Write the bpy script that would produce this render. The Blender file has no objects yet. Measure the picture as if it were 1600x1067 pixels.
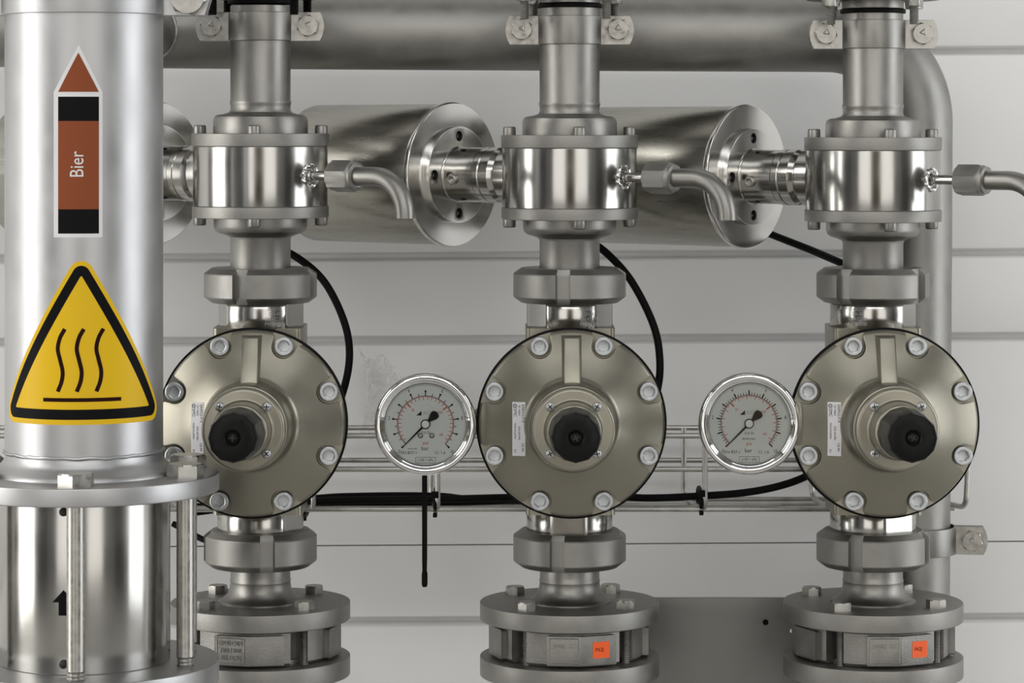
import bpy, bmesh, math, random
from mathutils import Matrix, Vector, noise
C = bpy.context.scene.collection
SC = bpy.context.scene
PI = math.pi
# ---------------------------------------------------------------- units
# 1 unit "u" = 1/1870 m (the pipework is DN40: 94 u = 50 mm).  The pipe columns stand in the plane Y = 0,
# the camera is 4500 u (2.41 m) in front of them at the level Z = 200 (heights run downwards, "v").
U = 1 / 1870.0
CAMZ = 1.25
DC = 4500.0
HV = 200.0

# ---------------------------------------------------------------- camera
cam = bpy.data.cameras.new('camera')
cam.sensor_width = 36
cam.lens = DC / 1600 * 36
cam.shift_y = -(533.5 - HV) / 1600
cam.clip_start = 0.05
co = bpy.data.objects.new('camera', cam)
C.objects.link(co)
co.location = (0, -DC * U, CAMZ)
co.rotation_euler = (PI / 2, 0, 0)
SC.camera = co
SC.view_settings.view_transform = 'Standard'
SC.view_settings.look = 'None'
SC.view_settings.gamma = 1
SC.view_settings.use_curve_mapping = False
SC.view_settings.exposure = 0.0

# ---------------------------------------------------------------- world, window light and added fill
w = bpy.data.worlds.new('hall_world')
SC.world = w
w.use_nodes = True
w.node_tree.nodes['Background'].inputs[0].default_value = (0.9, 0.95, 1.0, 1)
w.node_tree.nodes['Background'].inputs[1].default_value = 0.3


def area(name, loc, rot, sx, sy, power, col):
    l = bpy.data.lights.new(name, 'AREA')
    l.shape = 'RECTANGLE'
    l.size, l.size_y = sx, sy
    l.energy = power
    l.color = col
    o = bpy.data.objects.new(name, l)
    C.objects.link(o)
    o.location = loc
    o.rotation_euler = rot
    return o


XL, XR, YF, ZC = -3.9, 3.6, -6.2, 4.6        # hall: side walls, wall behind the camera, ceiling
# daylight through the tall windows in the two side walls; band, front and roof areas are added fill
area('daylight_left', (XL + 0.06, -1.35, 2.18), (0, -PI / 2, 0), 4.15, 1.7, 118, (1.0, 0.98, 0.95))
area('daylight_right', (XR - 0.06, -0.85, 1.7), (0, PI / 2, 0), 3.2, 1.6, 56, (0.96, 0.98, 1.0))
area('fill_band', (0.2, YF + 0.06, 3.95), (PI / 2, 0, 0), 5.4, 0.8, 75, (1.0, 0.99, 0.97))  # unseen high strip, added to light the back wall from the front
area('fill_front_left', (-1.95, YF + 0.06, 1.66), (PI / 2, 0, 0), 2.9, 3.2, 48, (1.0, 0.98, 0.95))  # added area light in place of a bright front wall
area('fill_front_right', (2.05, YF + 0.06, 1.66), (PI / 2, 0, 0), 2.9, 3.2, 48, (1.0, 0.98, 0.95))  # second half of the added front light
area('fill_roof', (0.1, -3.1, ZC - 0.02), (0, 0, 0), 4.6, 1.5, 45, (0.97, 0.985, 1.0))  # added overhead fill for the back wall


# ---------------------------------------------------------------- materials
def nodemat(name):
    m = bpy.data.materials.new(name)
    m.use_nodes = True
    nt = m.node_tree
    return m, nt, nt.nodes['Principled BSDF']


def mat(name, col, rough=0.5, metal=0.0, rvar=0.0, cvar=0.0, scale=60, bump=0.0, bscale=900, stretch=None, coat=0.0, spec=None):
    m, nt, b = nodemat(name)
    N, L = nt.nodes, nt.links
    b.inputs['Base Color'].default_value = (*col, 1)
    b.inputs['Roughness'].default_value = rough
    b.inputs['Metallic'].default_value = metal
    if coat:
        b.inputs['Coat Weight'].default_value = coat
    if spec is not None:
        b.inputs['Specular IOR Level'].default_value = spec
    tc = N.new('ShaderNodeTexCoord')
    src = tc.outputs['Object']
    if stretch:
        mp = N.new('ShaderNodeMapping')
        mp.inputs['Scale'].default_value = stretch
        L.new(src, mp.inputs[0])
        src = mp.outputs[0]
    if rvar or cvar:
        n = N.new('ShaderNodeTexNoise')
        n.inputs['Scale'].default_value = scale
        n.inputs['Detail'].default_value = 6
        L.new(src, n.inputs['Vector'])
        if rvar:
            r = N.new('ShaderNodeMapRange')
            r.inputs[1].default_value, r.inputs[2].default_value = 0.3, 0.7
            r.inputs[3].default_value, r.inputs[4].default_value = max(0.02, rough - rvar), rough + rvar
            L.new(n.outputs[0], r.inputs[0])
            L.new(r.outputs[0], b.inputs['Roughness'])
        if cvar:
            mx = N.new('ShaderNodeMix')
            mx.data_type = 'RGBA'
            mx.inputs[6].default_value = (*[c * (1 - cvar) for c in col], 1)
            mx.inputs[7].default_value = (*[min(1, c * (1 + cvar)) for c in col], 1)
            r2 = N.new('ShaderNodeMapRange')
            r2.inputs[1].default_value, r2.inputs[2].default_value = 0.3, 0.7
            L.new(n.outputs[0], r2.inputs[0])
            L.new(r2.outputs[0], mx.inputs[0])
            L.new(mx.outputs[2], b.inputs['Base Color'])
    if bump:
        n2 = N.new('ShaderNodeTexNoise')
        n2.inputs['Scale'].default_value = bscale
        n2.inputs['Detail'].default_value = 3
        L.new(src, n2.inputs['Vector'])
        bp = N.new('ShaderNodeBump')
        bp.inputs['Strength'].default_value = bump
        bp.inputs['Distance'].default_value = 0.001
        L.new(n2.outputs[0], bp.inputs['Height'])
        L.new(bp.outputs[0], b.inputs['Normal'])
    return m


M = {}
M['blast'] = mat('blasted_stainless', (.30, .293, .275), .40, 1, .06, .10, 45, .12, 1500)
M['dull'] = mat('dull_stainless', (.32, .314, .295), .48, 1, .07, .12, 40, .15, 1200)
M['polish'] = mat('polished_stainless', (.44, .432, .41), .18, 1, .03, .04, 30)
M['drum'] = mat('brushed_drum_stainless', (.38, .37, .33), .27, 1, .05, .10, 14, .04, 500, (1, 9, 9))
M['mirror'] = mat('turned_stainless', (.45, .44, .415), .17, 1, .05, .05, 40)
M['pillar'] = mat('satin_stainless', (.50, .50, .505), .42, 1, .05, .04, 25, .08, 1600)
M['zinc'] = mat('zinc_screw', (.52, .54, .55), .40, 1, .06, .12, 250)
M['champ'] = mat('champagne_paint', (.305, .29, .238), .33, .85, .03, .03, 40, .06, 2500)
M['black'] = mat('black_plastic', (.006, .006, .006), .32, 0, .05, 0, 120, spec=.14)
M['rubber'] = mat('black_rubber', (.005, .005, .005), .5, spec=.1)
M['wire'] = mat('galvanised_wire', (.50, .49, .46), .35, 1, .08, .15, 90)
M['cast'] = mat('cast_stainless', (.31, .303, .285), .48, 1, .08, .15, 60, .35, 900)
M['bolt'] = mat('bolt_stainless', (.46, .45, .42), .36, 1, .08, .15, 200)
M['dark_hole'] = mat('dark_recess', (.015, .015, .014), .6)  # near-black; carries the shade of slots and hub holes
M['endplate'] = mat('faced_stainless', (.74, .73, .705), .2, 1, .06, .08, 25)
M['chrome'] = mat('chrome', (.85, .85, .85), .07, 1)
M['dial'] = mat('dial_white', (.62, .63, .63), .5)
M['ink'] = mat('black_ink', (.006, .006, .006), .6, spec=.2)
M['red'] = mat('red_ink', (.52, .06, .035), .5)
M['grey_ink'] = mat('grey_ink', (.33, .33, .33), .5)
M['white'] = mat('white_vinyl', (.74, .74, .75), .45, spec=.25)
M['brown'] = mat('red_brown_vinyl', (.25, .058, .016), .45, spec=.25)
M['vblack'] = mat('black_vinyl', (.006, .006, .007), .5, spec=.07)
M['yellow'] = mat('yellow_vinyl', (.76, .48, .008), .45, spec=.25)
M['wave'] = mat('dark_brown_vinyl', (.02, .005, .004), .5, spec=.07)
M['orange'] = mat('orange_sticker', (.95, .13, .02), .5)
M['label'] = mat('white_label', (.74, .74, .75), .4)
M['panel'] = mat('painted_panel', (.84, .84, .835), .5, 0, .05, .02, 8, .03, 700)
M['plate'] = mat('grey_sheet_metal', (.19, .19, .178), .5, .6, .05, .06, 30, .05, 900)
M['hallwall'] = mat('hall_wall_paint', (.20, .197, .19), .8, 0, 0, .06, 3)
M['ceil'] = mat('hall_ceiling_paint', (.22, .22, .21), .8, 0, 0, .04, 3)
M['floor'] = mat('hall_floor_concrete', (.42, .41, .39), .6, 0, .1, .25, 4)
M['darkpanel'] = mat('added_dark_paint', (.03, .03, .033), .5, 0, .05, .2, 5)  # for the dark panels added for reflections
M['beige'] = mat('added_warm_paint', (.62, .46, .27), .6, 0, .05, .08, 5)  # for the warm panels added for reflections
M['frame'] = mat('window_frame_paint', (.10, .10, .10), .5, 0, .05, .1, 20)


def glassy(name, tint, fac, rough):
    m = bpy.data.materials.new(name)
    m.use_nodes = True
    nt = m.node_tree
    nt.nodes.clear()
    out = nt.nodes.new('ShaderNodeOutputMaterial')
    mx = nt.nodes.new('ShaderNodeMixShader')
    tr = nt.nodes.new('ShaderNodeBsdfTransparent')
    gl = nt.nodes.new('ShaderNodeBsdfGlossy')
    lw = nt.nodes.new('ShaderNodeFresnel')
    lw.inputs[0].default_value = fac
    tr.inputs[0].default_value = (*tint, 1)
    gl.inputs['Roughness'].default_value = rough
    nt.links.new(lw.outputs[0], mx.inputs[0])
    nt.links.new(tr.outputs[0], mx.inputs[1])
    nt.links.new(gl.outputs[0], mx.inputs[2])
    nt.links.new(mx.outputs[0], out.inputs[0])
    return m


M['glass'] = glassy('gauge_glass', (.97, .98, .97), 1.45, .03)
M['film'] = glassy('clear_film', (.96, .96, .96), 1.35, .18)
_nt = M['film'].node_tree
_out = [n for n in _nt.nodes if n.type == 'OUTPUT_MATERIAL'][0]
_old = _out.inputs[0].links[0].from_socket
_df = _nt.nodes.new('ShaderNodeBsdfTranslucent')
_df.inputs[0].default_value = (.9, .9, .9, 1)
_d2 = _nt.nodes.new('ShaderNodeBsdfDiffuse')
_d2.inputs[0].default_value = (.9, .9, .9, 1)
_m1 = _nt.nodes.new('ShaderNodeMixShader')
_nt.links.new(_df.outputs[0], _m1.inputs[1])
_nt.links.new(_d2.outputs[0], _m1.inputs[2])
_m2 = _nt.nodes.new('ShaderNodeMixShader')
_m2.inputs[0].default_value = .30
_nt.links.new(_old, _m2.inputs[1])
_nt.links.new(_m1.outputs[0], _m2.inputs[2])
_nt.links.new(_m2.outputs[0], _out.inputs[0])

# ---------------------------------------------------------------- mesh helpers
I4 = Matrix.Identity(4)
FRONT = Matrix.Rotation(PI / 2, 4, 'X')      # local z -> towards the camera (-Y), local y -> up
ALONGX = Matrix.Rotation(PI / 2, 4, 'Y')     # local z -> +X
T = lambda x, y, z: Matrix.Translation((x, y, z))
RZ = lambda a: Matrix.Rotation(a, 4, 'Z')
RX = lambda a: Matrix.Rotation(a, 4, 'X')
RY = lambda a: Matrix.Rotation(a, 4, 'Y')


def polyr(r, a, n, ph=0.0):
    h = PI / n
    t = (a - ph) % (2 * h) - h
    return r * math.cos(h) / math.cos(t)


def lathe(bm, prof, segs=64, X=I4, close=False):
    rings = []
    for p in prof:
        r, z = p[0], p[1]
        if r < 1e-6:
            rings.append([bm.verts.new(X @ Vector((0, 0, z)))])
        else:
            ring = []
            for k in range(segs):
                a = 2 * PI * k / segs
                rr = r
                if len(p) > 2 and p[2]:
                    rr = polyr(r, a, p[2], p[3] if len(p) > 3 else 0)
                ring.append(bm.verts.new(X @ Vector((rr * math.cos(a), rr * math.sin(a), z))))
            rings.append(ring)
    pairs = list(zip(rings[:-1], rings[1:]))
    if close:
        pairs.append((rings[-1], rings[0]))
    for A, B in pairs:
        na, nb = len(A), len(B)
        if na == 1 and nb == 1:
            continue
        n = max(na, nb)
        for k in range(n):
            k2 = (k + 1) % n
            if na == 1:
                f = (A[0], B[k], B[k2])
            elif nb == 1:
                f = (A[k], B[0], A[k2])
            else:
                f = (A[k], B[k], B[k2], A[k2])
            try:
                bm.faces.new(f)
            except ValueError:
                pass


def rp(prof, c, n=3):
    """round the corners of a profile"""
    out = [prof[0]]
    for i in range(1, len(prof) - 1):
        p0, p1, p2 = Vector(prof[i - 1][:2]), Vector(prof[i][:2]), Vector(prof[i + 1][:2])
        d0, d1 = (p0 - p1), (p2 - p1)
        l0, l1 = d0.length, d1.length
        if l0 < 1e-6 or l1 < 1e-6 or d0.angle(d1) > math.radians(155):
            out.append(prof[i])
            continue
        cc = min(c, l0 * .45, l1 * .45)
        a, b = p1 + d0 / l0 * cc, p1 + d1 / l1 * cc
        for k in range(n + 1):
            t = k / n
            q = a * (1 - t) ** 2 + p1 * 2 * t * (1 - t) + b * t * t
            out.append((q.x, q.y))
    out.append(prof[-1])
    return out


def disc(bm, r, z0, z1, X=I4, segs=48, c=1.5, hole=0):
    if hole:
        pr = [(hole, z0), (r, z0), (r, z1), (hole, z1)]
        pr2 = rp([(hole, (z0 + z1) / 2)] + pr + [(hole, (z0 + z1) / 2)], c)
        lathe(bm, pr2[:-1], segs, X, close=True)
    else:
        lathe(bm, rp([(0, z0), (r, z0), (r, z1), (0, z1)], c), segs, X)


def box(bm, x0, x1, y0, y1, z0, z1, X=I4, bev=0):
    b2 = bmesh.new()
    bmesh.ops.create_cube(b2, size=1)
    bmesh.ops.scale(b2, vec=(x1 - x0, y1 - y0, z1 - z0), verts=b2.verts)
    bmesh.ops.translate(b2, vec=((x0 + x1) / 2, (y0 + y1) / 2, (z0 + z1) / 2), verts=b2.verts)
    if bev:
        bmesh.ops.bevel(b2, geom=b2.edges[:], offset=bev, segments=2, affect='EDGES', profile=.5)
    merge(bm, b2, X)


def merge(bm, b2, X=I4):
    me = bpy.data.meshes.new('tmp')
    b2.to_mesh(me)
    b2.free()
    me.transform(X)
    bm.from_mesh(me)
    bpy.data.meshes.remove(me)


def prism(bm, pts, z0, z1, X=I4, c=0):
    """closed outline extruded from z0 to z1, top and bottom edges chamfered by c"""
    n = len(pts)
    cx = sum(p[0] for p in pts) / n
    cy = sum(p[1] for p in pts) / n
    R = max(math.hypot(p[0] - cx, p[1] - cy) for p in pts)
    lev = [(z0, 1), (z1, 1)] if not c else [(z0, 1 - c / R), (z0 + c, 1), (z1 - c, 1), (z1, 1 - c / R)]
    rings = []
    for z, s in lev:
        rings.append([bm.verts.new(X @ Vector((cx + (p[0] - cx) * s, cy + (p[1] - cy) * s, z))) for p in pts])
    for A, B in zip(rings[:-1], rings[1:]):
        for k in range(n):
            bm.faces.new((A[k], A[(k + 1) % n], B[(k + 1) % n], B[k]))
    f1 = bm.faces.new(rings[0][::-1])
    f2 = bm.faces.new(rings[-1])
    bmesh.ops.triangulate(bm, faces=[f1, f2])


def flat(bm, pts, X=I4, z=0):
    f = bm.faces.new([bm.verts.new(X @ Vector((p[0], p[1], z))) for p in pts])
    bmesh.ops.triangulate(bm, faces=[f])


def tube(bm, pts, r, segs=14, X=I4, closed=False, caps=True, inner=0):
    pts = [Vector(p) for p in pts]
    n = len(pts)
    rings = []
    up = None
    for i in range(n):
        if closed:
            t = (pts[(i + 1) % n] - pts[i - 1]).normalized()
        else:
            t = (pts[min(i + 1, n - 1)] - pts[max(i - 1, 0)]).normalized()
        if up is None:
            up = Vector((0, 0, 1)) if abs(t.z) < .9 else Vector((1, 0, 0))
        u = (up - t * up.dot(t)).normalized()
        v = t.cross(u)
        up = u
        ri = r[i] if isinstance(r, (list, tuple)) else r
        rings.append([bm.verts.new(X @ (pts[i] + u * math.cos(2 * PI * k / segs) * ri + v * math.sin(2 * PI * k / segs) * ri)) for k in range(segs)])
    prs = list(zip(rings[:-1], rings[1:]))
    if closed:
        prs.append((rings[-1], rings[0]))
    for A, B in prs:
        for k in range(segs):
            bm.faces.new((A[k], A[(k + 1) % segs], B[(k + 1) % segs], B[k]))
    if caps and not closed:
        bm.faces.new(rings[0][::-1])
        if not inner:
            bm.faces.new(rings[-1])
        else:
            E = rings[-1]
            cen = sum((v.co for v in E), Vector()) / segs
            d = (X.to_3x3() @ (pts[-2] - pts[-1])).normalized() * r * .9
            A = [bm.verts.new(cen + (v.co - cen) * inner) for v in E]
            B = [bm.verts.new(v.co + d) for v in A]
            for k in range(segs):
                k2 = (k + 1) % segs
                bm.faces.new((E[k], E[k2], A[k2], A[k]))
                bm.faces.new((A[k], A[k2], B[k2], B[k]))
            bm.faces.new(B)


def smoothpath(ctrl, n=10):
    """Catmull-Rom through the control points"""
    P = [Vector(p) for p in ctrl]
    P = [P[0] * 2 - P[1]] + P + [P[-1] * 2 - P[-2]]
    out = []
    for i in range(1, len(P) - 2):
        for k in range(n):
            t = k / n
            a, b, c, d = P[i - 1], P[i], P[i + 1], P[i + 2]
            out.append(.5 * ((2 * b) + (c - a) * t + (2 * a - 5 * b + 4 * c - d) * t * t + (3 * b - a - 3 * c + d) * t ** 3))
    out.append(P[-2])
    return out


def fillet(pts, rad, n=6):
    P = [Vector(p) for p in pts]
    out = [P[0]]
    for i in range(1, len(P) - 1):
        d0, d1 = P[i - 1] - P[i], P[i + 1] - P[i]
        c = min(rad, d0.length * .49, d1.length * .49)
        a, b = P[i] + d0.normalized() * c, P[i] + d1.normalized() * c
        for k in range(n + 1):
            t = k / n
            out.append(a * (1 - t) ** 2 + P[i] * 2 * t * (1 - t) + b * t * t)
    out.append(P[-1])
    return out


def thread(bm, r, z0, z1, X=I4, pitch=3.2, segs=14):
    pr = [(0, z0)]
    z = z0
    while z < z1 - pitch * .5:
        pr += [(r * .84, z), (r, z + pitch * .5)]
        z += pitch
    pr += [(r * .84, z1), (0, z1)]
    lathe(bm, pr, segs, X)


def hexhead(bm, r, z0, z1, X=I4, ph=0.0):
    h = z1 - z0
    lathe(bm, [(0, z0, 6, ph), (r, z0, 6, ph), (r, z1 - h * .13, 6, ph), (r * .87, z1, 0), (0, z1)], 24, X)


def text(bm, s, size, X=I4, align='CENTER', ext=0.0, sx=1.0):
    cu = bpy.data.curves.new('t', 'FONT')
    cu.body = s
    cu.size = size
    cu.align_x = align
    cu.align_y = 'CENTER'
    cu.resolution_u = 3
    cu.extrude = ext
    ob = bpy.data.objects.new('t', cu)
    me = bpy.data.meshes.new_from_object(ob)
    me.transform(X @ Matrix.Diagonal((sx, 1, 1, 1)))
    bm.from_mesh(me)
    bpy.data.objects.remove(ob)
    bpy.data.curves.remove(cu)
    bpy.data.meshes.remove(me)


def mapverts(bm, fn):
    for v in bm.verts:
        v.co = fn(v.co)


def slice_x(bm, x0, x1, step, axis='x'):
    d = Vector((1, 0, 0)) if axis == 'x' else Vector((0, 1, 0))
    x = x0
    while x < x1:
        bmesh.ops.bisect_plane(bm, geom=bm.verts[:] + bm.edges[:] + bm.faces[:], plane_co=d * x, plane_no=d)
        x += step


def boolean(bmA, bmB):
    """bmA minus bmB; both are freed, the result is a new bmesh"""
    obs = []
    for b in (bmA, bmB):
        bmesh.ops.recalc_face_normals(b, faces=b.faces[:])
        me = bpy.data.meshes.new('tmp')
        b.to_mesh(me)
        b.free()
        o = bpy.data.objects.new('tmp', me)
        C.objects.link(o)
        obs.append(o)
    md = obs[0].modifiers.new('b', 'BOOLEAN')
    md.operation = 'DIFFERENCE'
    md.solver = 'EXACT'
    md.object = obs[1]
    dg = bpy.context.evaluated_depsgraph_get()
    dg.update()
    me = bpy.data.meshes.new_from_object(obs[0].evaluated_get(dg))
    out = bmesh.new()
    out.from_mesh(me)
    bpy.data.meshes.remove(me)
    for o in obs:
        me = o.data
        bpy.data.objects.remove(o)
        bpy.data.meshes.remove(me)
    return out


CACHE = {}


def mesh_of(name, m, fn, key, ang, normals=True):
    if key and key in CACHE:
        return CACHE[key]
    bm = bmesh.new()
    r = fn(bm)
    if r is not None:
        bm = r
    if normals:
        bmesh.ops.recalc_face_normals(bm, faces=bm.faces[:])
    me = bpy.data.meshes.new(name)
    bm.to_mesh(me)
    bm.free()
    me.transform(Matrix.Scale(U, 4))
    me.materials.clear()
    me.materials.append(M[m])
    for p in me.polygons:
        p.use_smooth = True
        p.material_index = 0
    me.set_sharp_from_angle(angle=math.radians(ang))
    if key:
        CACHE[key] = me
    return me


def part(name, m, parent, fn, key=None, loc=(0, 0, 0), rot=(0, 0, 0), ang=40, label=None):
    o = bpy.data.objects.new(name, mesh_of(name, m, fn, key, ang))
    C.objects.link(o)
    o.parent = parent
    o.location = [c * U for c in loc]
    o.rotation_euler = rot
    if label:
        o['label'] = label
    return o


def W(x, y, v):
    """world position of u-coordinates (x sideways from the camera axis, y depth, v downwards)"""
    return (x * U, y * U, CAMZ + (HV - v) * U)


def thing(name, label, cat, loc, rz=0.0, group=None, rx=0.0):
    o = bpy.data.objects.new(name, None)
    C.objects.link(o)
    o.location = W(*loc)
    o.rotation_euler = (rx, 0, rz)
    o.empty_display_size = .02
    o['label'] = label
    o['category'] = cat
    if group:
        o['group'] = group
    return o


def single(name, m, label, cat, fn, loc=(0, 0, HV), key=None, group=None, ang=40, rz=0):
    o = part(name, m, None, fn, key, ang=ang)
    o.location = W(*loc)
    o.rotation_euler = (0, 0, rz)
    o['label'] = label
    o['category'] = cat
    if group:
        o['group'] = group
    return o


def struct(name, m, fn, parent=None, ang=40):
    o = part(name, m, parent, fn, ang=ang)
    if parent is None:
        o.location = W(0, 0, HV)
        o['kind'] = 'structure'
    return o


G = lambda px, Y: (px - 800) * (1 + Y / DC)         # sideways u of a photo column at depth Y
V = lambda py, Y: HV + (py - HV) * (1 + Y / DC)     # height u of a photo row at depth Y
FLOORZ = -CAMZ / U                                  # floor in u below the camera level

# ================================================================= the hall
YW = 480
m2u = lambda m: m / U


def f_backing(bm):
    box(bm, m2u(XL), m2u(XR), YW + 30, YW + 60, FLOORZ, m2u(ZC - CAMZ))


wall = struct('wall_back', 'panel', f_backing)
cuts = [-1750, -1290, -980, -700, -480, -230, 84, 400, 531, 851, 970, 1290, 1420, 1740, 1860, 2300, 2560]
for a, b in zip(cuts[:-1], cuts[1:]):
    za, zb = HV - V(a, YW), HV - V(b, YW)

    def f_panel(bm, za=za, zb=zb, b=b):
        joint = b == 851
        g = 1.2 if joint else 5.5
        x0, x1 = m2u(XL), m2u(XR)
        def edge(z, sg, j):
            if j:
                return [(YW + 31, z + sg * .6), (YW + 2, z + sg * .9), (YW, z + sg * 2.4)]
            return [(YW + 31, z + sg * .5), (YW + 29, z + sg * 4), (YW + 6, z + sg * 6.5), (YW + 1.5, z + sg * 9), (YW, z + sg * 13)]
        prof = edge(zb, 1, b == 851) + edge(za, -1, a == 851)[::-1]
        A = [bm.verts.new((x0, p[0], p[1])) for p in prof]
        B = [bm.verts.new((x1, p[0], p[1])) for p in prof]
        for k in range(len(prof) - 1):
            bm.faces.new((A[k], B[k], B[k + 1], A[k + 1]))
        bm.faces.new(A)
        bm.faces.new(B[::-1])
    p = part('panel', 'panel', wall, f_panel, ang=25)
wall.rotation_euler = (0, math.radians(-.35), 0)


def shell(name, m, *b):
    def f(bm):
        box(bm, *[m2u(v) for v in b[:4]], m2u(b[4] - CAMZ), m2u(b[5] - CAMZ))
    return struct(name, m, f)


YB = (YW + 60) * U
shell('floor', 'floor', XL - .2, XR + .2, YF - .2, YB, -.1, 0)
shell('ceiling', 'ceil', XL - .2, XR + .2, YF - .2, YB, ZC, ZC + .1)
shell('wall_left', 'hallwall', XL - .2, XL, YF, YB, 0, ZC)
shell('wall_right', 'hallwall', XR, XR + .2, YF, YB, 0, ZC)
shell('wall_front', 'hallwall', XL, XR, YF - .2, YF, 0, ZC)
shell('added_dark_panel_1', 'darkpanel', -.46, .56, YF, YF + .08, 0, 3.4)  # added dark panel, gives the polished steel its dark centre stripe
shell('added_warm_panel_1', 'beige', -.85, -.5, YF, YF + .2, 0, 3.4)  # added beige panel, mirrored as a warm stripe in the steel
shell('added_warm_panel_2', 'beige', .6, .95, YF, YF + .2, 0, 3.4)  # added beige panel for the other warm stripe
shell('added_dark_panel_2', 'darkpanel', XR - .06, XR, -3.6, -2.3, 0, 3.0)  # added dark panel for dark reflections from the side
shell('added_dark_panel_3', 'darkpanel', XL, XL + .06, -4.4, -2.75, 0, 3.2)  # its counterpart on the other side, also added for reflections


def window(n, xin, sgn, y0, y1, z0, z1):
    def f(bm):
        t, d = .06, .10
        xs = sorted((xin, xin + sgn * d))
        def bb(ya, yb, za, zb):
            box(bm, m2u(xs[0]), m2u(xs[1]), m2u(ya), m2u(yb), m2u(za - CAMZ), m2u(zb - CAMZ))
        bb(y0 - t, y0, z0 - t, z1 + t)
        bb(y1, y1 + t, z0 - t, z1 + t)
        bb(y0, y1, z0 - t, z0)
        bb(y0, y1, z1, z1 + t)
        for k in range(1, 3):
            y = y0 + (y1 - y0) * k / 3
            bb(y - .02, y + .02, z0, z1)
        bb(y0, y1, (z0 + z1) / 2 - .02, (z0 + z1) / 2 + .02)
    struct('window_%d' % n, 'frame', f)


window(1, XL, 1, -2.2, -.5, .1, 4.25)
window(2, XR, -1, -1.65, -.05, .1, 3.3)


def f_band(bm):
    for xa, xb, za, zb in ((-2.6, 3.0, 4.35, 4.41), (-2.6, 3.0, 3.49, 3.55), (-2.6, -2.5, 3.55, 4.35), (2.9, 3.0, 3.55, 4.35), (-.72, -.68, 3.55, 4.35), (1.08, 1.12, 3.55, 4.35)):
        box(bm, m2u(xa), m2u(xb), m2u(YF), m2u(YF + .1), m2u(za - CAMZ), m2u(zb - CAMZ))


struct('window_3', 'frame', f_band)  # frame made up around the added band light


def f_roof(bm):
    for xa, xb, ya, yb in ((-2.3, -2.2, -3.95, -2.25), (2.4, 2.5, -3.95, -2.25), (-2.2, 2.4, -3.95, -3.85), (-2.2, 2.4, -2.35, -2.25), (-.68, -.64, -3.85, -2.35), (.86, .9, -3.85, -2.35)):
        box(bm, m2u(xa), m2u(xb), m2u(ya), m2u(yb), m2u(ZC - .1 - CAMZ), m2u(ZC - CAMZ))


struct('window_4', 'frame', f_roof)  # frame made up around the added roof light

# ================================================================= pipe columns
CX = [407, 890, 1364]
KUP = [-6, 0, 8]
POS = ['beside the hazard-sign pipe', 'between the two gauges', 'in front of the bent pipe']
HOUSE_ROT = [-1, 8, 9]
NUT_UP = [-17, -8, -39]
NUT_LO = [12, -14, -25]
FL_ROT = [-1.5, 7, 11]
SD = 52.0                                            # inlet / outlet axis of the housings, degrees from the viewer


def up(i, v):
    return v + KUP[i] * max(0, 1 - (v - 25) / 445)


def hole_screw(bm, r, h, X):
    """socket head cap screw, head from z=0 to h"""
    lathe(bm, [(0, 0), (r, 0), (r, h - 2), (r - .8, h - .6), (r - 2, h), (r * .66, h), (r * .60, h - .8, 6), (r * .57, h - r * .75, 6), (0, h - r * .8)], 24, X)


def f_upperneck(bm):
    pr = [(0, 265), (47, 265), (47, 118), (48, 116), (48, 113), (47, 110), (47, 103), (49, 99), (58, 96), (67, 95), (72, 92), (74, 86), (74, 66), (0, 66)]
    lathe(bm, pr, 72)


def f_lowerneck(bm):
    pr = [(0, -65), (73, -65), (73, -78), (71, -85), (66, -89), (56, -92), (49, -95), (47, -99), (47, -148), (0, -148)]
    lathe(bm, pr, 72)


def f_cap(bm, r=10, h=13):
    hole_screw(bm, r, h, I4)


def marking(bm, r):
    text(bm, 'A2-70', r * .5, T(0, -r * .42, 0), ext=.4)
    s = r * .42
    tri = [(0, s * 1.2), (-s * .8, -s * .1), (s * .8, -s * .1)]
    for k in range(3):
        a, b = tri[k], tri[(k + 1) % 3]
        tube(bm, [(a[0], a[1], 0), (b[0], b[1], 0)], .9, 6)


def tab_outline(s, R):
    """clamp ear reaching from the strap to its rounded end"""
    e = 22.5
    pts = [(R - 1, -e)] + [(R + 13 + 40 * math.cos(math.asin(t * e / 40)), e * t) for t in [k / 7 - 1 for k in range(15)]] + [(R - 1, e)]
    return [(s * x, y) for x, y in (pts if s > 0 else pts[::-1])]


def clamp(name, label, loc, rz, R, rots, group=None):
    t = thing(name, label, 'pipe clamp', loc, rz, group)

    def f_strap(bm):
        lathe(bm, rp([(R, -22), (R + 3.4, -22), (R + 3.4, 22), (R, 22)], .8), 72, close=True)
    part('strap', 'blast', t, f_strap, 'strap%g' % R)
    for s in (-1, 1):
        def f_tab(bm, s=s):
            pts = tab_outline(s, R)
            prism(bm, pts, 4, 12, FRONT, .8)
            prism(bm, pts, -12, -4, FRONT, .8)
        part('tab', 'bolt', t, f_tab, 'tab%g%d' % (R, s))

        def f_bolt(bm):
            hexhead(bm, 17.5, 0, 11, FRONT)
            lathe(bm, [(0, -38), (8, -38), (8, 0), (0, 0)], 14, FRONT)
            hexhead(bm, 15, -36, -25, FRONT)
        b = part('bolt', 'bolt', t, f_bolt, 'clampbolt', ang=28, loc=(s * (R + 28), -12, 1), rot=(0, math.radians(rots[0 if s < 0 else 1]), 0))

        def f_mark(bm):
            b2 = bmesh.new()
            marking(b2, 15)
            merge(bm, b2, FRONT @ T(0, 0, 11.1))
        part('marking', 'bolt', b, f_mark, 'clampmark')
    return t


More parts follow.
